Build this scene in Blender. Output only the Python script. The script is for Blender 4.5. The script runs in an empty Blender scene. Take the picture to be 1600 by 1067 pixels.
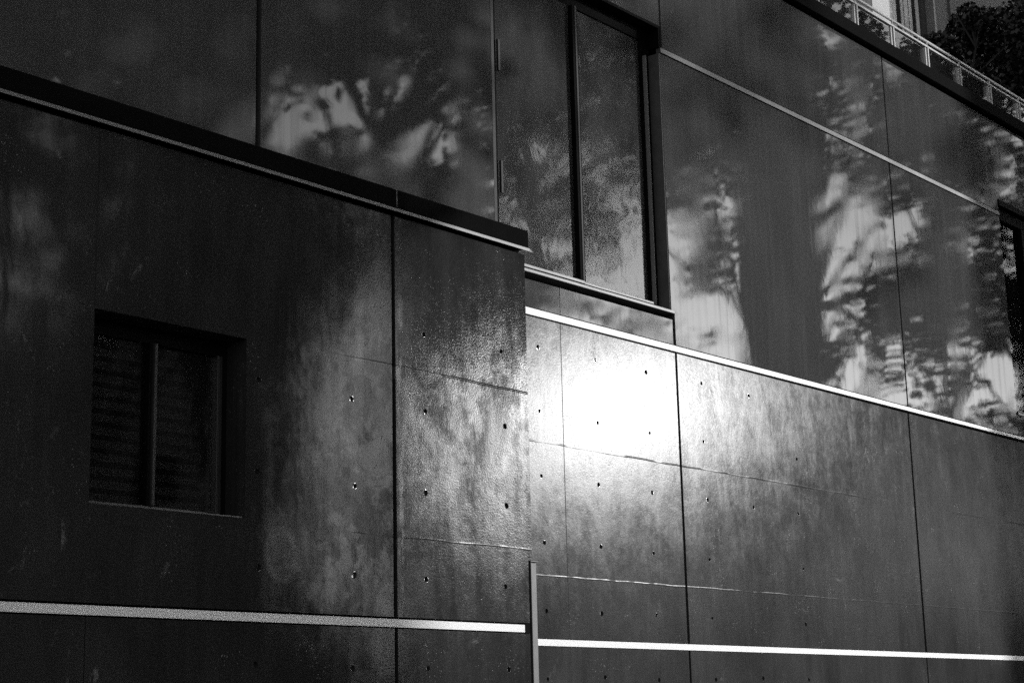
import bpy, bmesh, math, random
from mathutils import Vector, Matrix, geometry, noise
R = math.radians
S = bpy.context.scene
C = S.collection

# ------------------------------------------------------------------ camera, sky, sun, exposure
YAW, PITCH, ROLL = R(49.913), R(12.745), R(-1.3886)
cam_d = bpy.data.cameras.new('camera')
cam = bpy.data.objects.new('camera', cam_d)
C.objects.link(cam)
fw = Vector((math.sin(YAW)*math.cos(PITCH), math.cos(YAW)*math.cos(PITCH), math.sin(PITCH)))
rt = Vector((math.cos(YAW), -math.sin(YAW), 0))
up = rt.cross(fw)
rt2 = rt*math.cos(ROLL) + up*math.sin(ROLL)
up2 = -rt*math.sin(ROLL) + up*math.cos(ROLL)
m = Matrix((rt2, up2, -fw)).transposed().to_4x4()
m.translation = Vector((0, -10, 1.6))
cam.matrix_world = m
cam_d.sensor_width = 36
cam_d.lens = 59.674
cam_d.clip_start = 0.1
cam_d.clip_end = 2000
S.camera = cam

SUN_A, SUN_E = 1.325, 0.298               # slope of the sun along the wall and upwards, per metre away from it
sun_dir = Vector((SUN_A, -1, SUN_E)).normalized()
elev = math.asin(sun_dir.z)
azim = math.atan2(sun_dir.x, sun_dir.y)   # clockwise from +y
W = bpy.data.worlds.new('World'); S.world = W; W.use_nodes = True
wn, wl = W.node_tree.nodes, W.node_tree.links
bg = wn['Background']
sky = wn.new('ShaderNodeTexSky'); sky.sky_type = 'NISHITA'; sky.sun_disc = False
sky.sun_elevation = elev; sky.sun_rotation = azim
bw = wn.new('ShaderNodeRGBToBW')          # black-and-white photograph
wl.new(sky.outputs['Color'], bw.inputs['Color']); wl.new(bw.outputs['Val'], bg.inputs['Color'])
bg.inputs['Strength'].default_value = 0.15
sd = bpy.data.lights.new('sun', 'SUN'); sd.energy = 2.0; sd.angle = R(0.53); sd.color = (1, 1, 1)
so = bpy.data.objects.new('sun', sd); C.objects.link(so)
so.rotation_euler = sun_dir.to_track_quat('Z', 'Y').to_euler()
so.location = (40, -30, 40)

S.view_settings.view_transform = 'Standard'; S.view_settings.look = 'None'
S.view_settings.exposure = 0.85; S.view_settings.gamma = 1.0
S.render.engine = 'CYCLES'
S.cycles.use_denoising = False
S.cycles.denoiser = 'OPENIMAGEDENOISE'
S.cycles.adaptive_threshold = 0.005
S.cycles.max_bounces = 6; S.cycles.diffuse_bounces = 3; S.cycles.glossy_bounces = 4
S.cycles.transparent_max_bounces = 12
S.cycles.sample_clamp_indirect = 4

# ------------------------------------------------------------------ material helpers
def new_mat(name, base=0.1, rough=0.6, spec=0.5, metal=0.0):
    mt = bpy.data.materials.new(name); mt.use_nodes = True
    p = mt.node_tree.nodes['Principled BSDF']
    p.inputs['Base Color'].default_value = (base, base, base, 1)
    p.inputs['Roughness'].default_value = rough
    p.inputs['Specular IOR Level'].default_value = spec
    p.inputs['Metallic'].default_value = metal
    return mt, mt.node_tree.nodes, mt.node_tree.links, p

def coat(mt, n, l, ior, weight, rough, normal, color):
    """dark concrete under a clear sealer: matte body, sharp-edged gloss lobe"""
    p = n['Principled BSDF']; n.remove(p)
    d = n.new('ShaderNodeBsdfDiffuse'); g = n.new('ShaderNodeBsdfGlossy'); g.distribution = 'BECKMANN'
    f = n.new('ShaderNodeFresnel'); f.inputs['IOR'].default_value = ior
    w = n.new('ShaderNodeMath'); w.operation = 'MULTIPLY'; l.new(f.outputs[0], w.inputs[0])
    if isinstance(weight, float): w.inputs[1].default_value = weight
    else: l.new(weight, w.inputs[1])
    mx = n.new('ShaderNodeMixShader')
    l.new(color, d.inputs['Color']); l.new(rough, g.inputs['Roughness'])
    l.new(normal, g.inputs['Normal']); l.new(normal, d.inputs['Normal']); l.new(normal, f.inputs['Normal'])
    l.new(w.outputs[0], mx.inputs[0]); l.new(d.outputs[0], mx.inputs[1]); l.new(g.outputs[0], mx.inputs[2])
    l.new(mx.outputs[0], n['Material Output'].inputs['Surface'])

class NB:
    """small node builder working in world position"""
    def __init__(s, mt):
        s.n, s.l = mt.node_tree.nodes, mt.node_tree.links
        s.geo = s.n.new('ShaderNodeNewGeometry')
        s.sep = s.n.new('ShaderNodeSeparateXYZ'); s.l.new(s.geo.outputs['Position'], s.sep.inputs[0])
        s.X, s.Y, s.Z = s.sep.outputs
    def put(s, sock, v):
        if isinstance(v, (int, float)): sock.default_value = v
        elif isinstance(v, (tuple, list)): sock.default_value = v
        else: s.l.new(v, sock)
    def m(s, op, a, b=0.0, c=0.0, clamp=False):
        q = s.n.new('ShaderNodeMath'); q.operation = op; q.use_clamp = clamp
        s.put(q.inputs[0], a); s.put(q.inputs[1], b); s.put(q.inputs[2], c)
        return q.outputs[0]
    def pos(s, sx=1, sy=1, sz=1, off=(0, 0, 0)):
        q = s.n.new('ShaderNodeMapping'); s.l.new(s.geo.outputs['Position'], q.inputs['Vector'])
        q.inputs['Scale'].default_value = (sx, sy, sz); q.inputs['Location'].default_value = off
        return q.outputs[0]
    def noise(s, vec, scale, detail=3, rough=0.5, dist=0.0):
        q = s.n.new('ShaderNodeTexNoise'); s.l.new(vec, q.inputs['Vector'])
        q.inputs['Scale'].default_value = scale; q.inputs['Detail'].default_value = detail
        q.inputs['Roughness'].default_value = rough; q.inputs['Distortion'].default_value = dist
        return q.outputs[0]
    def voro(s, vec, scale, feat='F1'):
        q = s.n.new('ShaderNodeTexVoronoi'); s.l.new(vec, q.inputs['Vector']); q.feature = feat
        q.inputs['Scale'].default_value = scale
        return q.outputs['Distance']
    def ss(s, v, a, b, lo=0.0, hi=1.0):
        q = s.n.new('ShaderNodeMapRange'); q.interpolation_type = 'SMOOTHSTEP'
        s.put(q.inputs['Value'], v); q.inputs['From Min'].default_value = a; q.inputs['From Max'].default_value = b
        q.inputs['To Min'].default_value = lo; q.inputs['To Max'].default_value = hi
        return q.outputs['Result']
    def add(s, *v):
        r = v[0]
        for w in v[1:]: r = s.m('ADD', r, w)
        return r
    def mul(s, *v):
        r = v[0]
        for w in v[1:]: r = s.m('MULTIPLY', r, w)
        return r
    def ridge(s, coord, at, width, wob):
        d = s.m('ABSOLUTE', s.m('SUBTRACT', s.add(coord, wob), at))
        return s.ss(d, 0.0, width, 1.0, 0.0)
    def bump(s, h, dist, prev=None):
        q = s.n.new('ShaderNodeBump'); q.inputs['Strength'].default_value = 1.0
        q.inputs['Distance'].default_value = dist
        s.l.new(h, q.inputs['Height'])
        if prev is not None: s.l.new(prev, q.inputs['Normal'])
        return q.outputs[0]

def polished_mat():
    """smooth dark coated concrete of the upper storeys: mirrors the street, slightly wavy"""
    mt, n, l, p = new_mat('polished_dark_concrete')
    b = NB(mt)
    fine = b.noise(b.pos(), 150, 2, 0.7)
    cloud = b.noise(b.pos(1, 1, .45), 1.3, 4, 0.6)
    streak = b.noise(b.pos(9, 9, .35), 1.0, 4, 0.6)
    col = b.add(b.mul(b.ss(cloud, .3, .7), 0.014), b.mul(b.ss(streak, .35, .75), 0.010), b.mul(fine, .050), 0.026)
    rg = b.add(b.ss(cloud, .42, .70, 0.036, 0.078), b.mul(b.ss(streak, .55, .75), 0.03))
    wave = b.noise(b.pos(1.25, 1, .8), 0.9, 1, 0.4, 0.3)
    wave2 = b.noise(b.pos(1.0, 1, 1.0), 3.6, 2, 0.45, 0.6)
    nb = b.bump(wave, 0.0026)
    nb = b.bump(wave2, 0.00024, nb)
    coat(mt, n, l, 1.75, b.add(.85, b.mul(b.ss(streak, .45, .8), -.30)), rg, nb, col)
    return mt

def rough_mat(name, base=0.02, block=False):
    """board-formed dark concrete, sealed, with streaks, fins and spatters"""
    mt, n, l, p = new_mat(name)
    b = NB(mt)
    P = b.pos()
    fine = b.noise(P, 150, 2, 0.7)
    grit = b.noise(b.pos(1, 1, .8), 80, 3, 0.7)
    vstreak = b.noise(b.pos(7, 7, .5), 1.6, 5, 0.65, 0.3)
    cloud = b.noise(b.pos(1, 1, .6), 1.1, 5, 0.6, 0.4)
    blot = b.add(b.mul(b.noise(b.pos(1, 1, .9), 3.0, 6, 0.72, 0.25), .75), b.mul(b.noise(b.pos(1, 1, 1), 14, 4, 0.7), .25))
    wob = b.mul(b.m('SUBTRACT', b.noise(P, 2.3, 3), 0.5), 0.028)
    # horizontal lift lines and vertical form joints
    z1 = b.ridge(b.Z, 4.205, 0.012, wob); z2 = b.ridge(b.Z, 2.952, 0.010, wob)
    brk = b.ss(b.noise(b.pos(1, 1, 1), 2.0, 2), .42, .55)
    fins = b.mul(b.m('MAXIMUM', z1, z2), b.add(b.mul(brk, .85), .15), b.ss(b.X, 8.0, 9.0))
    vx = b.m('MAXIMUM', b.ridge(b.X, 12.613, 0.006, 0.0), b.mul(b.ridge(b.X, 17.11, 0.006, 0.0), b.ss(b.Z, 4.3, 4.5), b.ss(b.Z, 4.9, 4.8)))
    # spatters of lime
    spk = b.voro(P, 38)
    spmask = b.ss(b.noise(P, 2.6, 4, .6), .52, .68)
    spat = b.mul(b.ss(spk, .22, .12), spmask)
    lime_glint = b.mul(b.ss(b.noise(b.pos(1.3, 1, .7), 4.5, 5, .7, 1.2), .62, .72), b.ss(cloud, .42, .6))  # lime blotches, their paleness also standing in for glossy bright spots
    col = b.add(b.mul(b.ss(cloud, .3, .7), base*.9), b.mul(b.ss(vstreak, .4, .75), base*.35), b.mul(fine, base*1.9),
                b.mul(spat, .12), b.mul(lime_glint, .085), b.mul(fins, .012), base*.25)
    if block:
        smear_x = b.add(b.X, b.mul(b.m('SUBTRACT', b.noise(b.pos(.1, .1, 1), 2.4, 5, .75), .5), .16))
        smear = b.mul(b.ss(b.m('ABSOLUTE', b.m('SUBTRACT', smear_x, 8.862)), .008, .040, 1, 0),
                      b.ss(b.noise(b.pos(3, 3, 1), 2.6, 5, .75), .45, .56), b.ss(b.Z, 2.3, 2.6), b.ss(b.Z, 4.9, 4.3))
        # pale ring-shaped rub below the window
        dx = b.mul(b.m('SUBTRACT', b.X, 7.70), 1/0.155); dz = b.mul(b.m('SUBTRACT', b.Z, 2.76), 1/0.20)
        rr = b.add(b.m('SQRT', b.add(b.mul(dx, dx), b.mul(dz, dz))), b.mul(b.m('SUBTRACT', blot, .5), .7))
        ring = b.add(b.mul(b.ss(b.m('ABSOLUTE', b.m('SUBTRACT', rr, .85)), 0.0, .25, 1, 0), .7), b.mul(b.ss(rr, .9, .6), .35))
        col = b.add(col, b.mul(smear, .30), b.mul(ring, .07))
    if block:
        # the coat is glossier towards the upper left, rougher towards the corner, where gloss is cut to weaken the sun's glare
        rg = b.add(b.add(b.ss(b.X, 6.9, 8.8, 0.042, 0.135), b.ss(b.Z, 4.6, 3.6, 0, .05)), b.mul(b.m('SUBTRACT', blot, .5), .10), b.mul(b.m('SUBTRACT', vstreak, .5), .06))
        wt = b.mul(b.add(.10, b.mul(b.ss(vstreak, .3, .65), .25), b.mul(b.ss(grit, .4, .7), .15), b.mul(b.ss(cloud, .42, .62), .6), b.mul(b.ss(blot, .44, .58), .55)),
                   b.ss(b.X, 8.3, 9.3, .75, .105))
    else:
        rg = b.add(0.197, b.mul(b.m('SUBTRACT', blot, .5), .14), b.mul(b.m('SUBTRACT', vstreak, .5), .02))
        wt = b.add(.05, b.mul(b.ss(vstreak, .45, .7), .012), b.mul(b.ss(blot, .36, .66), .04), b.mul(b.ss(grit, .4, .7), .05))
    rg = b.m('MAXIMUM', rg, 0.06)
    wave = b.noise(b.pos(1.2, 1, .7), 1.4, 3, 0.5, 0.5)
    nb = b.bump(wave, 0.0024)
    if block: edge = b.ss(b.X, 7.8, 9.4, .12, 1.0)
    nb = b.bump(blot if not block else b.mul(blot, edge), 0.0009, nb)
    gr = b.add(grit, b.mul(spat, 1.5))
    nb = b.bump(gr if not block else b.mul(gr, edge), 0.00028 if not block else 0.0006, nb)
    nb = b.bump(b.add(fins, b.mul(vx, -.9)), 0.0010, nb)
    coat(mt, n, l, 1.5, wt, rg, nb, col)
    return mt

def plain_mat(name, base, rough=0.5, spec=0.5, metal=0.0, var=0.25, scale=6.0):
    mt, n, l, p = new_mat(name, base, rough, spec, metal)
    b = NB(mt)
    v = b.noise(b.pos(), scale, 5, .65)
    l.new(b.add(b.mul(b.ss(v, .3, .7), base*var), base*(1-var/2)), p.inputs['Base Color'])
    l.new(b.add(rough-.05, b.mul(v, .12)), p.inputs['Roughness'])
    return mt

def glass_mat(name, tint=0.55, rough=0.02, wave=0.002, veil=0.05):
    """window glass: mirrors the street by Fresnel, lets the dark room show"""
    mt = bpy.data.materials.new(name); mt.use_nodes = True
    n, l = mt.node_tree.nodes, mt.node_tree.links
    n.remove(n['Principled BSDF'])
    b = NB(mt)
    g = n.new('ShaderNodeBsdfGlossy'); g.inputs['Roughness'].default_value = rough
    t = n.new('ShaderNodeBsdfTransparent'); t.inputs['Color'].default_value = (tint, tint, tint, 1)
    f = n.new('ShaderNodeFresnel'); f.inputs['IOR'].default_value = 1.55
    mx = n.new('ShaderNodeMixShader')
    nb = b.bump(b.noise(b.pos(1, 1, .7), 2.2, 2, .5, .5), wave)
    l.new(nb, g.inputs['Normal'])
    l.new(f.outputs[0], mx.inputs[0]); l.new(t.outputs[0], mx.inputs[1]); l.new(g.outputs[0], mx.inputs[2])
    df = n.new('ShaderNodeBsdfDiffuse'); m2 = n.new('ShaderNodeMixShader')
    df.inputs['Color'].default_value = (.5, .5, .5, 1)
    l.new(b.ss(b.noise(b.pos(1, 1, .5), 2.0, 4, .6), .3, .7, veil*.6, veil*1.3), m2.inputs[0])  # patchy pale matte veil mixed over the glass
    l.new(mx.outputs[0], m2.inputs[1]); l.new(df.outputs[0], m2.inputs[2])
    l.new(m2.outputs[0], n['Material Output'].inputs['Surface'])
    return mt

def leaf_mat(name, a, bb):
    mt, n, l, p = new_mat(name, a, 0.5, 0.4)
    b = NB(mt)
    v = b.noise(b.pos(), 1.2, 4, .6)
    l.new(b.ss(v, .3, .7, a, bb), p.inputs['Base Color'])
    return mt

M = dict(
    polished=polished_mat(),
    lower=rough_mat('formed_dark_concrete', 0.026),
    block=rough_mat('block_dark_concrete', 0.016, True),
    core=plain_mat('dark_joint', 0.004, .9, .1),
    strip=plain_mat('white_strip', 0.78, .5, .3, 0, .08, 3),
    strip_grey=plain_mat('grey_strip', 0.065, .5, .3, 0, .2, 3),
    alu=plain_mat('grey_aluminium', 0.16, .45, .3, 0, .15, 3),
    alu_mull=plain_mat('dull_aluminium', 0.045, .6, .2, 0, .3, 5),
    alu_mid=plain_mat('deep_grey_aluminium', 0.028, .6, .15, 0, .2, 3),  # one even deep grey for the window uprights and handles
    rail=plain_mat('bright_railing_metal', 0.34, .45, .3, 0, .15, 3),
    alu_dark=plain_mat('dark_aluminium', 0.022, .35, .5, 0, .2, 3),
    black=plain_mat('black_frame', 0.004, .8, .04, 0, .2, 3),
    coping=plain_mat('dark_coping_metal', 0.005, .9, .02, 0, .4, 5),
    post=plain_mat('galvanised_metal', 0.06, .5, .3, 0, .35, 9),
    glass=glass_mat('window_glass', .5, .05, .0024, .08),
    glassd=glass_mat('dark_window_glass', .85, .04, .0008, .004),  # darker panes, with almost no matte veil
    clear=glass_mat('railing_glass', .85, .02, .0005, .02),
    reveal=plain_mat('fill_lightened_reveal', 0.09, .9, .1, 0, .3, 8),  # jamb colour raised to stand in for fill light
    room=plain_mat('dark_room', 0.03, .9, .1),
    blind=plain_mat('window_blind', 0.05, .6, .3),
    pale=plain_mat('pale_render', 0.5, .8, .2, 0, .15, 1.5),
    greyw=plain_mat('grey_render', 0.12, .8, .2, 0, .15, 1.5),
    curtain=plain_mat('pale_curtain', 0.8, .9, .1, 0, .2, 4),
    bark=plain_mat('bark', 0.025, .9, .1, 0, .6, 12),
    leaf=leaf_mat('dark_leaves', 0.035, 0.075),
    leafd=leaf_mat('deep_leaves', 0.006, 0.014),
    asphalt=plain_mat('asphalt', 0.05, .85, .2, 0, .4, 20),
    paving=plain_mat('paving', 0.20, .8, .2, 0, .3, 3),
    dirt=plain_mat('open_ground', 0.12, .9, .1, 0, .4, .3),
    town=plain_mat('town_wall_dark', 0.07, .8, .2, 0, .3, .6),
    town2=plain_mat('town_wall_grey', 0.10, .8, .2, 0, .3, .6),
    tile=plain_mat('roof_tile', 0.06, .7, .3, 0, .4, 4),
)

# ------------------------------------------------------------------ mesh helpers
class MB:
    def __init__(s): s.v, s.f = [], []
    def poly(s, pts):
        i = len(s.v); s.v += [tuple(p) for p in pts]; s.f.append(tuple(range(i, i+len(pts)))); return s
    def box(s, x0, x1, y0, y1, z0, z1):
        i = len(s.v)
        s.v += [(x0,y0,z0),(x1,y0,z0),(x1,y1,z0),(x0,y1,z0),(x0,y0,z1),(x1,y0,z1),(x1,y1,z1),(x0,y1,z1)]
        for q in ((0,3,2,1),(4,5,6,7),(0,1,5,4),(1,2,6,5),(2,3,7,6),(3,0,4,7)): s.f.append(tuple(i+k for k in q))
        return s
    def tube(s, pts, radii, n=7):
        pts = [Vector(p) for p in pts]; base = len(s.v)
        for k, p in enumerate(pts):
            d = (pts[min(k+1, len(pts)-1)] - pts[max(k-1, 0)]).normalized()
            a = d.orthogonal().normalized(); b_ = d.cross(a)
            for j in range(n):
                t = 2*math.pi*j/n
                s.v.append(tuple(p + (a*math.cos(t) + b_*math.sin(t))*radii[k]))
        for k in range(len(pts)-1):
            for j in range(n):
                a0 = base+k*n+j; a1 = base+k*n+(j+1) % n
                s.f.append((a0, a1, a1+n, a0+n))
        s.f.append(tuple(base+(len(pts)-1)*n+j for j in range(n)))
        return s
    def mesh(s, name):
        me = bpy.data.meshes.new(name); me.from_pydata(s.v, [], s.f); me.validate(); me.update(); return me
    def build(s, name, mat, parent=None, bevel=0.0, smooth=False):
        me = s.mesh(name); me.materials.append(mat)
        bm = bmesh.new(); bm.from_mesh(me)
        bmesh.ops.recalc_face_normals(bm, faces=bm.faces)
        if bevel:
            bmesh.ops.bevel(bm, geom=list(bm.edges), offset=bevel, segments=2, affect='EDGES', profile=.5)
        bm.to_mesh(me); bm.free()
        if smooth:
            for q in me.polygons: q.use_smooth = True
        o = bpy.data.objects.new(name, me); C.objects.link(o)
        if parent: o.parent = parent
        return o

def empty(name, loc, label, cat, group=None, rz=0.0):
    o = bpy.data.objects.new(name, None); C.objects.link(o); o.location = loc; o.rotation_euler.z = rz
    o['label'] = label; o['category'] = cat
    if group: o['group'] = group
    bpy.context.view_layer.update()
    return o
def struct(o): o['kind'] = 'structure'; return o

rng = random.Random(7)
def panel(outline, y, holes, mat, parent, depth=0.06, name='wall_panel', tilt=None):
    """concrete panel in the plane y with real conical tie holes; outline counter-clockwise in (x, z)"""
    pts = [Vector(p) for p in outline]; edges = [(i, (i+1) % len(pts)) for i in range(len(pts))]
    xs = [p.x for p in pts]; zs = [p.y for p in pts]
    x0, x1, z0, z1 = min(xs), max(xs), min(zs), max(zs)
    if tilt is None: tilt = (rng.uniform(-.0026, .0026), rng.uniform(-.0016, .0016))
    dy = lambda x, z: tilt[0]*(x-(x0+x1)/2) + tilt[1]*(z-(z0+z1)/2)
    rings = []; N = 12
    for hx, hz in holes:
        if not (x0+.06 < hx < x1-.06 and z0+.06 < hz < z1-.06): continue
        st = len(pts); r = rng.uniform(.020, .027)
        for k in range(N):
            t = 2*math.pi*k/N; q = r*rng.uniform(.88, 1.12)
            pts.append(Vector((hx+q*math.cos(t), hz+q*math.sin(t))))
        edges += [(st+k, st+(k+1) % N) for k in range(N)]
        rings.append((st, hx, hz, r))
    vo, eo, fo, *_ = geometry.delaunay_2d_cdt(pts, edges, [], 1, 1e-6)
    b = MB()
    for f in fo:
        c = sum((vo[i] for i in f), Vector((0, 0)))/len(f)
        if any((c-Vector((hx, hz))).length < r*.86 for _, hx, hz, r in rings): continue
        b.poly([(vo[i].x, y+dy(vo[i].x, vo[i].y), vo[i].y) for i in f])
    for st, hx, hz, r in rings:
        rp = [pts[st+k] for k in range(N)]
        inn = [Vector((hx, hz)) + (p-Vector((hx, hz)))*.62 for p in rp]
        for k in range(N):
            k2 = (k+1) % N
            b.poly([(rp[k].x, y+dy(*rp[k]), rp[k].y), (rp[k2].x, y+dy(*rp[k2]), rp[k2].y), (inn[k2].x, y+.018, inn[k2].y), (inn[k].x, y+.018, inn[k].y)])
        b.poly([(p.x, y+.018, p.y) for p in inn])
    n = len(outline)
    for i in range(n):
        p, q = outline[i], outline[(i+1) % n]
        b.poly([(p[0], y+dy(*p), p[1]), (q[0], y+dy(*q), q[1]), (q[0], y+depth, q[1]), (p[0], y+depth, p[1])])
    me = b.mesh(name); me.materials.append(mat)
    bm = bmesh.new(); bm.from_mesh(me)
    bmesh.ops.remove_doubles(bm, verts=bm.verts, dist=1e-5)
    bmesh.ops.recalc_face_normals(bm, faces=bm.faces)
    # make sure the street side faces the street
    f = max(bm.faces, key=lambda f: abs(f.normal.y)*f.calc_area())
    if f.normal.y > 0:
        for g in bm.faces: g.normal_flip()
    bm.to_mesh(me); bm.free()
    o = bpy.data.objects.new(name, me); C.objects.link(o); o.parent = parent
    return o
def rect(x0, x1, z0, z1): return [(x0, z0), (x1, z0), (x1, z1), (x0, z1)]

# ------------------------------------------------------------------ ground
struct(MB().box(-150, 260, -190, 120, -1, -.02).build('ground', M['dirt']))
struct(MB().box(-60, 160, -12.5, -3.2, -.5, 0.0).build('road', M['asphalt']))
struct(MB().box(-60, 160, -3.2, -1.45, -.5, .13).build('pavement', M['paving'], bevel=.015))
struct(MB().box(-60, 160, -16.5, -12.5, -.5, .13).build('pavement', M['paving'], bevel=.015))

# ------------------------------------------------------------------ the dark concrete building
B = empty('concrete_building', (0, 0, 0), 'large dark polished concrete building with white strips, tall windows and a projecting lower block', 'building')
Y1 = -1.45                                   # street face of the projecting block
# backing behind the joints
bk = MB()
bk.box(2, 11.70, .09, 1.0, 0, 10.25).box(14.60, 23.10, .09, 1.0, 0, 10.25)
bk.box(11.70, 14.60, .09, 1.0, 0, 5.75).box(11.70, 14.60, .09, 1.0, 9.14, 10.25)
bk.box(23.10, 26.0, .09, 1.0, 0, 5.70).box(23.10, 26.0, .09, 1.0, 9.06, 10.25).box(26.0, 60, .09, 1.0, 0, 10.25)
bk.build('backing_wall', M['core'], B)
MB().box(2, 60, 1.0, 22, 9.9, 10.12).build('roof', M['paving'], B)
MB().box(2, 60, 21.8, 22, 0, 9.9).build('rear_wall', M['greyw'], B)

J = .018                                      # half a joint
rows = [2.02, 2.64, 3.26, 3.88, 4.505, 5.13]
colx = [12.28, 13.14, 14.03, 15.02, 15.95, 16.9]
holes = [(x, z) for x in colx for z in rows] + [(19.25, 1.4), (20.4, 1.4)]
holes = [(x+rng.uniform(-.02, .02), z+rng.uniform(-.015, .015)) for x, z in holes if not (x > 15.5 and rng.random() < .55)]
# seams at x 8.74 (upper only), 14.565, 19.775 and further on
segs = [(10.0, 14.565), (14.565, 19.775), (19.775, 24.97), (24.97, 30.2), (30.2, 60)]
for x0, x1 in segs:
    panel(rect(x0+J, x1-J, 0, 2.303), 0, holes, M['lower'], B)
    panel(rect(x0+J, x1-J, 2.377, 5.402), 0, holes, M['lower'], B)
for x0, x1 in segs[1:]:
    if x0 < 23.15 < x1:
        panel([(x0+J, 5.498), (x1-J, 5.498), (x1-J, 5.80), (23.15, 5.80), (23.15, 8.782), (x0+J, 8.782)], 0, [], M['polished'], B)
        panel([(x0+J, 8.862), (23.15, 8.862), (23.15, 9.05), (x1-J, 9.05), (x1-J, 10.29), (x0+J, 10.29)], 0, [], M['polished'], B)
    else:
        lo = 14.525 if x0 < 15 else x0+J
        if x0 < 15:
            panel([(x0+J, 5.498), (x1-J, 5.498), (x1-J, 8.782), (14.525, 8.782), (14.525, 5.865), (x0+J, 5.865)], 0, [], M['polished'], B, depth=.17)
        else:
            panel(rect(x0+J, x1-J, 5.498, 8.782), 0, [], M['polished'], B)
        panel(rect(x0+J, x1-J, 8.862, 10.29), 0, [], M['polished'], B)
panel(rect(10.0, 12.62-.004, 5.498, 5.765), 0, [], M['polished'], B)
panel(rect(12.62+.004, 14.565-.028, 5.498, 5.765), 0, [], M['polished'], B)
panel(rect(2, 8.73-.027, 5.0, 10.29), 0, [], M['polished'], B)
panel(rect(8.73+.027, 11.665, 5.0, 10.29), 0, [], M['polished'], B)
panel(rect(11.665, 14.545, 9.10, 10.29), 0, [], M['polished'], B)
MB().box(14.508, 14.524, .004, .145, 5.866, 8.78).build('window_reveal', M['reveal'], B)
# strips
st = MB(); st.box(10.0, 60, -.004, .05, 5.414, 5.486)
st.v = [(x, y, (5.414+max(0, x-12)*.0030 if z < 5.45 and x < 20 else (5.452 if z < 5.45 else z))) for x, y, z in st.v]
st.v = [(10.0 if x < 20 else 26.0, y, z) for x, y, z in st.v]
st.build('trim_strip', M['strip'], B)
MB().box(10.0, 60, -.004, .05, 2.310, 2.370).build('trim_strip', M['strip'], B)
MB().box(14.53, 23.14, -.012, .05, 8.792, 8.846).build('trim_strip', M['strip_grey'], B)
# parapet coping of the roof
MB().box(2, 60, -.09, .35, 10.32, 10.50).build('coping', M['coping'], B, bevel=.008)

# projecting block
panel([(8.80+J, 2.377), (10.292, 2.377), (10.292, 2.89), (10.34, 2.89), (10.34, 5.36), (8.80+J, 5.36)], Y1,
      [(x+rng.uniform(-.02, .02), z+rng.uniform(-.015, .015)) for x in (9.13, 10.03) for z in (2.66, 3.28, 3.91, 4.50)], M['block'], B, depth=.20, tilt=(0, 0))
panel(rect(8.80+J, 10.292, 0, 2.295), Y1, [(9.13, 2.02), (10.03, 2.02)], M['block'], B, depth=.20)
hb = [(x+rng.uniform(-.02, .02), z+rng.uniform(-.015, .015)) for x in (7.50, 8.38) for z in (2.02, 2.66, 3.28, 3.91)]
WX0, WX1, WZ0, WZ1 = 6.178, 7.382, 2.975, 4.185
panel(rect(3.0, WX0-.03, 2.377, 5.36), Y1, [], M['block'], B, depth=.20)
panel([(WX0-.03, 2.377), (8.80-J, 2.377), (8.80-J, 5.36), (WX0-.03, 5.36), (WX0-.03, WZ1), (WX1, WZ1), (WX1, WZ0), (WX0-.03, WZ0)], Y1, hb, M['block'], B, depth=.20)
panel(rect(3.0, 6.15, 0, 2.295), Y1, [], M['block'], B, depth=.20)
panel(rect(6.156, 8.80-J, 0, 2.295), Y1, hb, M['block'], B, depth=.20)
bb = MB()
bb.box(3, WX0-.06, Y1+.21, -.4, 0, 5.36).box(WX1+.06, 10.29, Y1+.21, -.4, 0, 5.36)
bb.box(WX0-.06, WX1+.06, Y1+.21, -.4, 0, WZ0-.05).box(WX0-.06, WX1+.06, Y1+.21, -.4, WZ1+.05, 5.36)
bb.build('backing_wall', M['core'], B)
MB().box(10.295, 10.338, Y1+.201, .085, 2.9, 5.36).box(10.25, 10.29, Y1+.201, .085, 0, 2.9).build('end_wall', M['block'], B)
MB().box(3, 10.33, Y1+.05, .0, 5.37, 5.50).build('block_roof', M['coping'], B)
MB().box(3, 10.225, Y1-.004, Y1+.05, 2.305, 2.362).build('trim_strip', M['strip'], B)
MB().box(10.23, 10.285, Y1-.006, Y1+.05, 2.295, 2.372).build('strip_end_cap', M['black'], B)
# coping of the block, in two lengths, with a pale drip edge
for x0, x1 in ((3, 8.797), (8.805, 10.345)):
    c = MB().box(x0, x1, Y1-.045, Y1+.25, 5.405, 5.555).build('coping', M['coping'], B, bevel=.006)
MB().box(8.799, 8.803, Y1-.047, Y1+.2, 5.42, 5.553).build('coping_joint', M['alu'], B)
MB().poly([(3, Y1-.055, 5.378), (10.345, Y1-.055, 5.378), (10.44, Y1-.02, 5.392), (10.345, Y1-.055, 5.402), (3, Y1-.055, 5.402)]).poly(
    [(3, Y1-.055, 5.402), (10.345, Y1-.055, 5.402), (10.44, Y1-.02, 5.392), (10.345, Y1-.002, 5.402), (3, Y1-.002, 5.402)]).build('drip_edge', M['alu'], B)
# steel corner guard
gd = MB().box(10.347, 10.425, Y1+.03, Y1+.16, 0, 2.855).box(10.335, 10.347, Y1+.012, Y1+.16, 0, 2.855).build('corner_guard', M['post'], B, bevel=.004)
MB().box(10.331, 10.429, Y1+.008, Y1+.164, 2.8555, 2.867).build('cap', M['post'], gd, bevel=.003)

# ------------------------------------------------------------------ windows
def bar(x0, x1, y0, y1, z0, z1, mat, par, name='frame_bar'):
    return MB().box(x0, x1, y0, y1, z0, z1).build(name, mat, par, bevel=.003)
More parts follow.
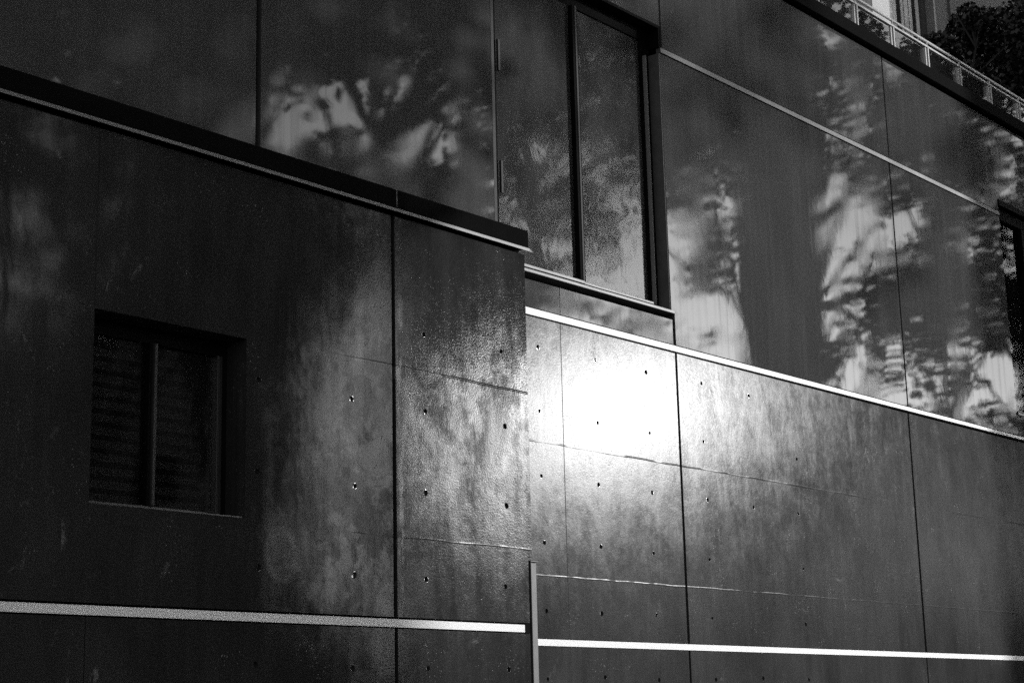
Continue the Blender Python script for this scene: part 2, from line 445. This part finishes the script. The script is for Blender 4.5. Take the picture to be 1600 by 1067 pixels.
# tall upper window
w = MB()
w.box(11.67, 14.52, .145, .19, 8.93, 9.10).box(14.35, 14.52, .145, .19, 5.87, 8.93).box(11.67, 11.80, .145, .19, 5.87, 8.93)
win = w.build('window', M['black'], B)
MB().box(11.67, 14.52, -.01, .145, 9.065, 9.098).box(14.505, 14.524, -.005, .145, 8.85, 9.065).build('head_trim', M['black'], win)
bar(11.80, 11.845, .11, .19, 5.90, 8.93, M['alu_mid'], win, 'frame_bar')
bar(11.85, 11.885, .125, .19, 5.90, 8.93, M['black'], win, 'frame_bar')
bar(13.098, 13.135, .10, .19, 5.955, 8.93, M['black'], win, 'mullion')
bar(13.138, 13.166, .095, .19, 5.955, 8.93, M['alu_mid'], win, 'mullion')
bar(13.169, 13.185, .10, .19, 5.955, 8.93, M['black'], win, 'mullion')
bar(14.395, 14.412, .10, .16, 5.93, 8.75, M['alu'], win, 'frame_bar')
bar(11.80, 13.16, .095, .19, 5.925, 5.955, M['alu'], win, 'bottom_rail')
bar(13.17, 14.36, .105, .19, 5.925, 5.948, M['alu'], win, 'bottom_rail')
MB().box(11.67, 14.556, -.022, .145, 5.832, 5.864).build('sill', M['alu'], win, bevel=.004)
for x, hz in ((11.90, 6.60), (11.895, 7.85)):
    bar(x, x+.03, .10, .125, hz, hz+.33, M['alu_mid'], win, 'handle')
MB().box(11.885, 13.09, .150, .156, 5.95, 8.93).build('pane', M['glass'], win)
MB().box(13.18, 14.35, .166, .172, 5.945, 8.93).build('pane', M['glass'], win)
MB().box(11.7, 14.6, .6, .65, 5.8, 9.1).build('blind', M['room'], win)  # plain dark sheet closing the room behind the panes
# right-hand window, black frame
w = MB()
w.box(23.16, 25.9, .09, .20, 8.80, 9.045).box(23.16, 25.9, .12, .20, 5.81, 5.90).box(24.10, 24.22, .08, .20, 5.90, 8.80).box(23.16, 23.22, .12, .2, 5.9, 8.8)
win2 = w.build('window', M['black'], B)
MB().box(23.155, 25.9, -.02, .12, 5.80, 5.832).build('sill', M['alu_dark'], win2)
MB().box(23.155, 25.9, -.012, .10, 8.96, 9.046).build('head_trim', M['black'], win2)
MB().box(23.22, 24.10, .15, .156, 5.9, 8.8).build('pane', M['glassd'], win2)
MB().box(24.22, 25.9, .15, .156, 5.9, 8.8).build('pane', M['glass'], win2)
# small window of the block
yb = Y1+.20
w = MB()
w.box(WX0-.03, WX1, yb, yb+.06, WZ1-.10, WZ1).box(WX0-.03, WX0+.03, yb, yb+.06, WZ0, WZ1-.10).box(7.335, WX1, yb, yb+.06, WZ0, WZ1-.1)
win3 = w.build('window', M['black'], B)
bar(6.752, 6.775, yb-.03, yb+.06, WZ0+.05, WZ1-.10, M['alu_mull'], win3, 'mullion')
bar(6.715, 6.735, yb-.02, yb+.06, WZ0+.05, WZ1-.10, M['black'], win3, 'mullion')
bar(7.285, 7.30, yb-.02, yb+.06, WZ0+.04, WZ1-.10, M['alu_dark'], win3, 'frame_bar')
bar(7.305, 7.335, yb-.01, yb+.06, WZ0+.04, WZ1-.10, M['alu_dark'], win3, 'frame_bar')
bar(WX0, 7.30, yb-.02, yb+.06, WZ0+.012, WZ0+.045, M['alu_dark'], win3, 'bottom_rail')
MB().box(WX0-.03, WX1-.002, Y1+.012, yb-.02, WZ0+.001, WZ0+.010).build('sill', M['alu_dark'], win3)
MB().box(WX0+.03, 6.715, yb+.02, yb+.026, WZ0+.045, WZ1-.1).build('pane', M['glassd'], win3)
MB().box(6.775, 7.285, yb+.03, yb+.036, WZ0+.045, WZ1-.1).build('pane', M['glassd'], win3)
sl = MB()
z = WZ0+.06
while z < WZ1-.12:
    i = len(sl.v)
    sl.v += [(WX0+.03, yb+.09, z), (7.29, yb+.09, z), (7.29, yb+.115, z+.055), (WX0+.03, yb+.115, z+.055)]
    sl.f.append((i, i+1, i+2, i+3)); z += .085
sl.build('blind', M['blind'], win3)
MB().box(WX0-.05, WX1+.05, yb+.5, yb+.55, WZ0-.04, WZ1+.04).build('room_wall', M['room'], win3)

# ------------------------------------------------------------------ roof railing
Rl = empty('roof_railing', (17.0, .12, 10.5), 'pale metal and glass railing along the roof edge of the dark building', 'railing')
yr = .10
def child(o, par):
    o.parent = par; o.matrix_parent_inverse = par.matrix_world.inverted(); return o
bpy.context.view_layer.update()
px = [16.2 + 1.03*k for k in range(14)]
for x in px:
    po = child(MB().box(x, x+.034, yr, yr+.055, 10.50, 10.94).box(x+.062, x+.096, yr-.01, yr+.045, 10.50, 10.95).build('post', M['rail'], None, bevel=.004), Rl)
    child(MB().box(x+.07, x+.082, yr, yr+.02, 10.95, 11.05).build('bracket', M['rail'], None), po)
    po.children[0].matrix_parent_inverse = Matrix()
    po.children[0].matrix_world = Matrix()
child(MB().tube([(15, yr+.02, 11.06), (30, yr+.02, 11.06)], [.021]*2, 10).build('handrail', M['rail'], None, smooth=True), Rl)
child(MB().box(15, 30, yr-.015, yr+.035, 10.945, 10.975).build('middle_rail', M['rail'], None, bevel=.004), Rl)
for x in px[:-1]:
    child(MB().box(x+.11, x+1.01, yr+.015, yr+.027, 10.52, 10.92).build('glass_panel', M['clear'], None), Rl)

# ------------------------------------------------------------------ pale tower behind the roof terrace
T = empty('pale_tower', (34, 9, 10.12), 'pale rendered tower with tall curtained window behind the roof railing', 'building')
t = MB()
t.box(26, 33.35, 7.4, 12, 10.12, 30).box(33.35, 34.20, 7.0, 12, 10.12, 30).box(34.20, 34.7, 7.6, 12, 10.12, 30)
t.box(34.7, 37.3, 7.3, 12, 10.12, 17.55).box(34.7, 37.3, 7.3, 12, 22, 30)
child(t.build('wall', M['pale'], None), T)
child(MB().box(33.352, 33.36, 6.99, 7.4, 10.13, 18).box(29.2, 31.0, 7.30, 7.41, 17.3, 19).build('grey_panel', M['greyw'], None), T)  # grey sheets set against the column's side and the pale wall
child(MB().box(37.3, 38.1, 7.3, 12, 10.12, 30).box(38.4, 60, 7.3, 12, 10.12, 30).box(38.1, 38.4, 7.25, 12, 10.12, 30).build('side_wall', M['greyw'], None), T)
tw = child(MB().box(34.72, 34.80, 7.28, 7.5, 17.56, 22).box(37.2, 37.28, 7.28, 7.5, 17.56, 22).box(34.8, 37.2, 7.28, 7.5, 17.56, 17.63).build('window', M['alu'], None), T)
def sub(o, par): o.parent = par; return o
cu = MB()
for x0, x1 in ((34.86, 35.22), (35.48, 35.62), (35.64, 35.82), (36.08, 36.20), (36.24, 36.46), (36.5, 36.66), (36.88, 37.05)):
    n = 6
    for k in range(n):
        xa, xb = x0+(x1-x0)*k/n, x0+(x1-x0)*(k+1)/n
        ya, yb2 = 7.62+.03*(k % 2), 7.62+.03*((k+1) % 2)
        cu.poly([(xa, ya, 17.6), (xb, yb2, 17.6), (xb, yb2, 22), (xa, ya, 22)])
sub(cu.build('curtain', M['curtain'], None), tw)
sub(MB().box(34.8, 37.2, 8.4, 8.5, 17.56, 22).build('room_wall', M['room'], None), tw)
for o in tw.children: o.parent = tw

# ------------------------------------------------------------------ trees
def leaves(clumps, n_per_m3, size, seed, flat=0.5, thin=-.12, gaps=()):
    """clumps: (centre, radii) ellipsoids filled with leaf-sized faces"""
    r = random.Random(seed); b = MB()
    for (cx, cy, cz), (ax, ay, az) in clumps:
        n = int(n_per_m3*ax*ay*az*4.19)
        for _ in range(n):
            while True:
                u = Vector((r.uniform(-1, 1), r.uniform(-1, 1), r.uniform(-1, 1)))
                if u.length <= 1: break
            p = Vector((cx+u.x*ax, cy+u.y*ay, cz+u.z*az))
            if noise.noise(p*.55+Vector((seed, 0, 0))) < thin: continue
            if any(((p.x-g[0])*g[4]+(p.z-g[1])*g[5])**2/g[2]**2 + ((p.z-g[1])*g[4]-(p.x-g[0])*g[5])**2/g[3]**2 < .55+.9*(noise.noise(p*1.6)+.5) for g in gaps): continue
            d = Vector((r.gauss(0, 1), r.gauss(0, 1), r.gauss(0, 1)*flat)).normalized()
            s = size*r.uniform(.6, 1.25)
            a = d*s; c = d.cross(Vector((r.gauss(0, 1), r.gauss(0, 1), r.gauss(0, 1)))).normalized()*s*.42
            b.poly([p, p+a*.5+c, p+a, p+a*.5-c])
    return b
def tree_mesh(h, crown, n_per, size, seed, trunk_r=.22, thin=-.12, gaps=()):
    r = random.Random(seed); t = MB()
    pts = [(0, 0, 0)]; x = y = 0
    for k in range(1, 7):
        x += r.uniform(-.18, .18); y += r.uniform(-.18, .18); pts.append((x, y, h*k/7))
    t.tube(pts, [trunk_r*(1-.12*k) for k in range(7)], 9)
    for c, a in crown:
        k = max(2, min(6, int((c[2]/h-.12)*7)))
        p0 = Vector(pts[k]); p3 = Vector(c)+Vector((r.uniform(-.3, .3), r.uniform(-.3, .3), a[2]*.2))
        mid = p0.lerp(p3, .5)+Vector((r.uniform(-.3, .3), r.uniform(-.3, .3), r.uniform(.1, .6)))
        t.tube([p0, mid, p3], [trunk_r*.38, trunk_r*.24, trunk_r*.07], 6)
        for _ in range(4):
            q = Vector(c)+Vector((r.uniform(-.8, .8)*a[0], r.uniform(-.8, .8)*a[1], r.uniform(-.8, .8)*a[2]))
            t.tube([mid.lerp(p3, r.random()), q], [trunk_r*.12, trunk_r*.03], 5)
    return t, leaves(crown, n_per, size, seed+50, .5, thin, gaps)
def tree(name, loc, label, cat, tm, lm, mat, group=None, rz=0):
    e = empty(name, loc, label, cat, group, rz)
    t = tm.build('trunk', M['bark'], e, smooth=True); c = lm.build('crown', mat, e)
    return e
def crown(r, n, rad, z0, z1, a):
    out = []
    for _ in range(n):
        t = r.uniform(0, 2*math.pi); q = rad*math.sqrt(r.random())
        s = r.uniform(.75, 1.2)
        out.append(((q*math.cos(t), q*math.sin(t), r.uniform(z0, z1)), (a*s, a*s, a*.75*s)))
    return out

# rooftop terrace: clipped round bushes behind the railing
labels = [('round dense dark bush on the roof terrace below the curtained window', 27.05, 2.5, .50, 13.15),
          ('tall domed dark tree on the roof terrace beside the tower window', 28.95, 2.6, .66, 14.15),
          ('largest dark tree on the roof terrace in the corner of the view', 31.6, 2.7, 1.25, 14.7)]
for k, (lab, x, y, rad, zc) in enumerate(labels):
    r = random.Random(20+k); zr = zc-10.12
    cr = [((0, 0, zr), (rad*.85, rad*.8, rad*.9))]
    for _ in range(10):
        d = Vector((r.gauss(0, 1), r.gauss(0, 1), r.gauss(0, .8))).normalized()
        cr.append(((d.x*rad*.6, d.y*rad*.6, zr+d.z*rad*.6), (rad*.4,)*3))
    q = zr-rad*.6
    while q > .5:                       # the skirt down to the planter
        cr.append(((r.uniform(-.35, .35)*rad, r.uniform(-.3, .3), q), (rad*.8, rad*.6, .4))); q -= .42
    tm, lm = tree_mesh(zr+rad*.3, cr, 2600 if rad < .8 else 1100, .10, 30+k, .06, -2)
    tree('terrace_tree', (x, y, 10.12), lab, 'tree', tm, lm, M['leafd'], 'dark trees on the roof terrace')
r = random.Random(77)
for k, (lab, x) in enumerate((('thin sprawling shrub behind the railing glass under the round bush', 25.7), ('low shrub behind the railing glass between the dark trees', 28.0), ('low shrub behind the right end of the railing', 30.6))):
    cr = [((r.uniform(-.7, .7), r.uniform(-.2, .2), r.uniform(1.2, 2.3)), (.28, .2, .2)) for _ in range(9 if k else 5)]
    tm, lm = tree_mesh(2.2, cr, 300 if k else 160, .12, 60+k, .03)
    tree('terrace_shrub', (x, 2.0, 10.12), lab, 'shrub', tm, lm, M['leaf'], 'shrubs on the roof terrace')

# ------------------------------------------------------------------ across the street (seen mirrored in the wall)
V = Vector((0, 10, 0))
def town_block(name, a0, a1, dist, depth, ztop, label, mat, floors=8):  # off-view blocks, sized and turned so their gaps shape mirrored light and shade
    t0, t1 = math.atan(a0), math.atan(a1); tc = (t0+t1)/2
    wdt = 2*dist*math.tan((t1-t0)/2)
    d = Vector((math.sin(tc), -math.cos(tc), 0))
    o = empty(name, tuple(V+d*dist), label, 'building', 'town buildings across the street', tc)   # local -y points away from the wall
    h = wdt/2
    MB().box(-h, h, -depth, 0, 0, ztop).build('wall', mat, o)
    MB().box(-h-.1, h+.1, -depth-.1, .1, ztop, ztop+.5).build('roof', M['coping'], o)
    nw = max(1, int(wdt/2.6)); proto = None
    for i in range(nw):
        for k in range(floors):
            if nw*floors > 90 and k % 2: continue
            x = -h + wdt*(i+.5)/nw; z = 3.5+(ztop-5)*k/floors
            if proto is None:
                proto = MB().box(-.65, .65, -.05, .05, 0, 1.5).build('window', M['black'], o); q = proto
            else:
                q = proto.copy(); C.objects.link(q); q.parent = o
            q.location = (x, 0, z)
    return o
town_block('town_building', .22, .60, 48, 14, 34, 'broad dark block across the street at the left end', M['town'], 7)
town_block('town_building', .69, .88, 55, 14, 40, 'dark block across the street mirrored above the small window', M['town2'], 7)
town_block('town_building', .60, .74, 84, 10, 20, 'low broad block added behind the first gap across the street to close off low sky', M['town'], 5)
town_block('town_building', 1.05, 1.165, 58, 10, 17, 'lower dark block added across the street to shade the projecting block', M['town'], 9)
town_block('town_building', 1.594, 1.786, 62, 12, 46, 'dark tower across the street mirrored between two bright gaps', M['town2'], 9)
town_block('town_building', 2.48, 3.1, 75, 14, 40, 'far dark block across the street mirrored at the right end', M['town'], 8)
def house(a, dist, wd, hgt, label):
    tc = math.atan(a); d = Vector((math.sin(tc), -math.cos(tc), 0))
    o = empty('town_house', tuple(V+d*dist), label, 'house', 'low houses far across the street', tc)
    h = wd/2
    MB().box(-h, h, -9, 0, 0, hgt).build('wall', M['town2'], o)
    MB().poly([(-h-.4, .4, hgt), (h+.4, .4, hgt), (h+.4, -4.5, hgt+2.2), (-h-.4, -4.5, hgt+2.2)]).poly(
        [(-h-.4, -9.4, hgt), (h+.4, -9.4, hgt), (h+.4, -4.5, hgt+2.2), (-h-.4, -4.5, hgt+2.2)]).poly(
        [(-h-.4, .4, hgt), (-h-.4, -4.5, hgt+2.2), (-h-.4, -9.4, hgt)]).poly([(h+.4, .4, hgt), (h+.4, -4.5, hgt+2.2), (h+.4, -9.4, hgt)]).build('roof', M['tile'], o)
    for i in range(3):
        MB().box(-h+wd*(i+.5)/3-.6, -h+wd*(i+.5)/3+.6, -.05, .05, 3.4, 4.8).build('window', M['black'], o)
for a, dist, wd, hg, lab in ((.98, 84, 20, 5.2, 'low house in the second gap across the street'),
                       (1.16, 88, 15, 5.8, 'low house seen past the slim tower'), (1.42, 86, 24, 5.0, 'low house under the setting sun'),
                       (1.95, 92, 26, 5.4, 'low house beyond the second tower'), (2.35, 96, 20, 5.6, 'last low house down the street')):
    house(a, dist, wd, hg, lab)

def street_tree(x, y, seed, low, label, off, rad=4.2, dens=26, zc=(16, 22), limbs=(), thin=-.12, gaps=()):
    r = random.Random(seed)
    flat = .25 if dens == 60 else 1.0
    cr = [((c[0]+off, c[1]*flat, c[2]), (a[0], a[1]*max(flat, .45), a[2])) for c, a in crown(r, int(rad*rad*.9), rad, zc[0], zc[1], 2.0)] + low
    tm, lm = tree_mesh(19, cr, dens, .34, seed, .26, thin, gaps)
    for pts in limbs: tm.tube(pts, [.20*(1-.75*q/(len(pts)-1)) for q in range(len(pts))], 7)
    tree('street_tree', (x, y, 0), label, 'tree', tm, lm, M['leaf'], 'street trees across the street', 0)
# x of the trunk, crown offset and radius, height of the crown's foot, leaf density, count of the low twigs
tr = [(15.6, 0, 4.0, 9.6, 60, 8, 'first street tree at the left'),
      (21.0, 0, 4.4, 12.8, 60, 14, 'second street tree from the left'),
      (24.6, 1.5, 4.8, 13.0, 60, 14, 'third street tree from the left'),
      (29.7, 3.2, 4.4, 16.0, 34, 0, 'leaning street tree with its crown above the low sun'),
      (43.3, -4.2, 3.0, 18.2, 28, 0, 'street tree right of the low sun'),
      (51.5, 1.4, 3.8, 17.5, 24, 17, 'street tree right of the dark tower'),
      (57.5, 0, 4.5, 15.0, 26, 10, 'last street tree at the right')]
def twig(r, xa, xb, za, zb, sa, sb):
    a = r.uniform(sa, sb); return ((r.uniform(xa, xb), r.uniform(-.5, .5), r.uniform(za, zb)), (a, a, a*r.uniform(.5, .8)))
for k, (x, off, rad, z0, dens, nl, lab) in enumerate(tr):
    r = random.Random(100+k)
    low = [twig(r, off-4, off+4, 10.5, z0, .5, 1.3) for _ in range(nl)]
    limbs = []
    if x < 16:
        low += [twig(r, -2.8, 1.4, 7.0, 12, .3, .65) for _ in range(46)]
    if x == 24.6:
        low += [twig(r, 1.0, 4.4, 12.8, 16.0, .3, .65) for _ in range(16)]
    if x == 43.3:      # limbs and twigs across both bright gaps
        limbs = [[(0, 0, 13.6), (1.5, 0, 13.9), (3.2, .1, 13.5), (5.5, 0, 13.7)], [(1.5, 0, 13.9), (3, .1, 14.6), (5, 0, 16.8)], [(0, 0, 15.8), (2.5, .1, 17.6), (4, 0, 19)]]
        low += [twig(r, .9, 2.6, 12.2, 15.0, .3, .6) for _ in range(5)]
        low += [twig(r, .6, 5, 21.2, 24, .7, 1.3) for _ in range(10)]
        low += [twig(r, 2.8, 5.5, 11.8, 20, .4, .9) for _ in range(13)]
    gaps = ()
    if x in (21.0, 24.6):               # a hole carved in the crowns so a sky patch mirrors in the wall
        gaps = [(24.3-x, 14.8, 1.5, .55, .86, -.5)]
    street_tree(x, -14.5+r.uniform(-.3, .3), 100+k, low, lab, off, rad, dens, (z0, z0+(10 if x < 16 else 7)), limbs, -.25 if dens == 60 else (-.02 if x < 16 else -.12), gaps)

# two tall plane trees farther back, whose crowns show between the blocks
def far_tree(x, y, seed, label, crown_spec, limbs, dens):
    r = random.Random(seed)
    t = MB(); t.tube([(0, 0, 0), (.1, 0, 8), (-.1, .1, 16), (.1, 0, 22), (0, 0, 27)], [.55, .48, .38, .26, .1], 10)
    for pts in limbs: t.tube(pts, [.24*(1-.75*q/(len(pts)-1)) for q in range(len(pts))], 7)
    tree('plane_tree', (x, y, 0), label, 'tree', t, leaves(crown_spec(r), dens, .42, seed, .5, -.10), M['leaf'], 'tall plane trees behind the street')
def spec_a(r):
    return [twig(r, 4, 11.5, 18.3, 33, .9, 1.9) for _ in range(28)] + [twig(r, 4, 14, 16.9, 19.5, .7, 1.3) for _ in range(14)] + [twig(r, 0, 14, 29, 36, 1.5, 2.6) for _ in range(14)]
def spec_b(r):
    return [twig(r, -7.6, -2.6, 17.6, 20.2, .4, .85) for _ in range(9)] + [twig(r, -8.0, -1.2, 21.2, 28, .6, 1.4) for _ in range(26)] + [twig(r, -9, 1, 27, 38, 1.8, 2.8) for _ in range(22)]
far_tree(47.3, -32, 301, 'tall plane tree behind the low sun, right of the lower block', spec_a,
         [[(0, 0, 16), (4, .2, 19.5), (8, 0, 21), (13, .1, 24)], [(0, 0, 18), (5, .2, 24), (10, 0, 29)]], 13)
far_tree(68.5, -32, 302, 'tall plane tree behind the dark tower, spreading into the gap', spec_b,
         [[(0, 0, 18), (-3, .1, 21.2), (-6, 0, 22.0), (-10, .2, 22.6)], [(0, 0, 18), (-4, .2, 24.5), (-8, 0, 28)]], 13)
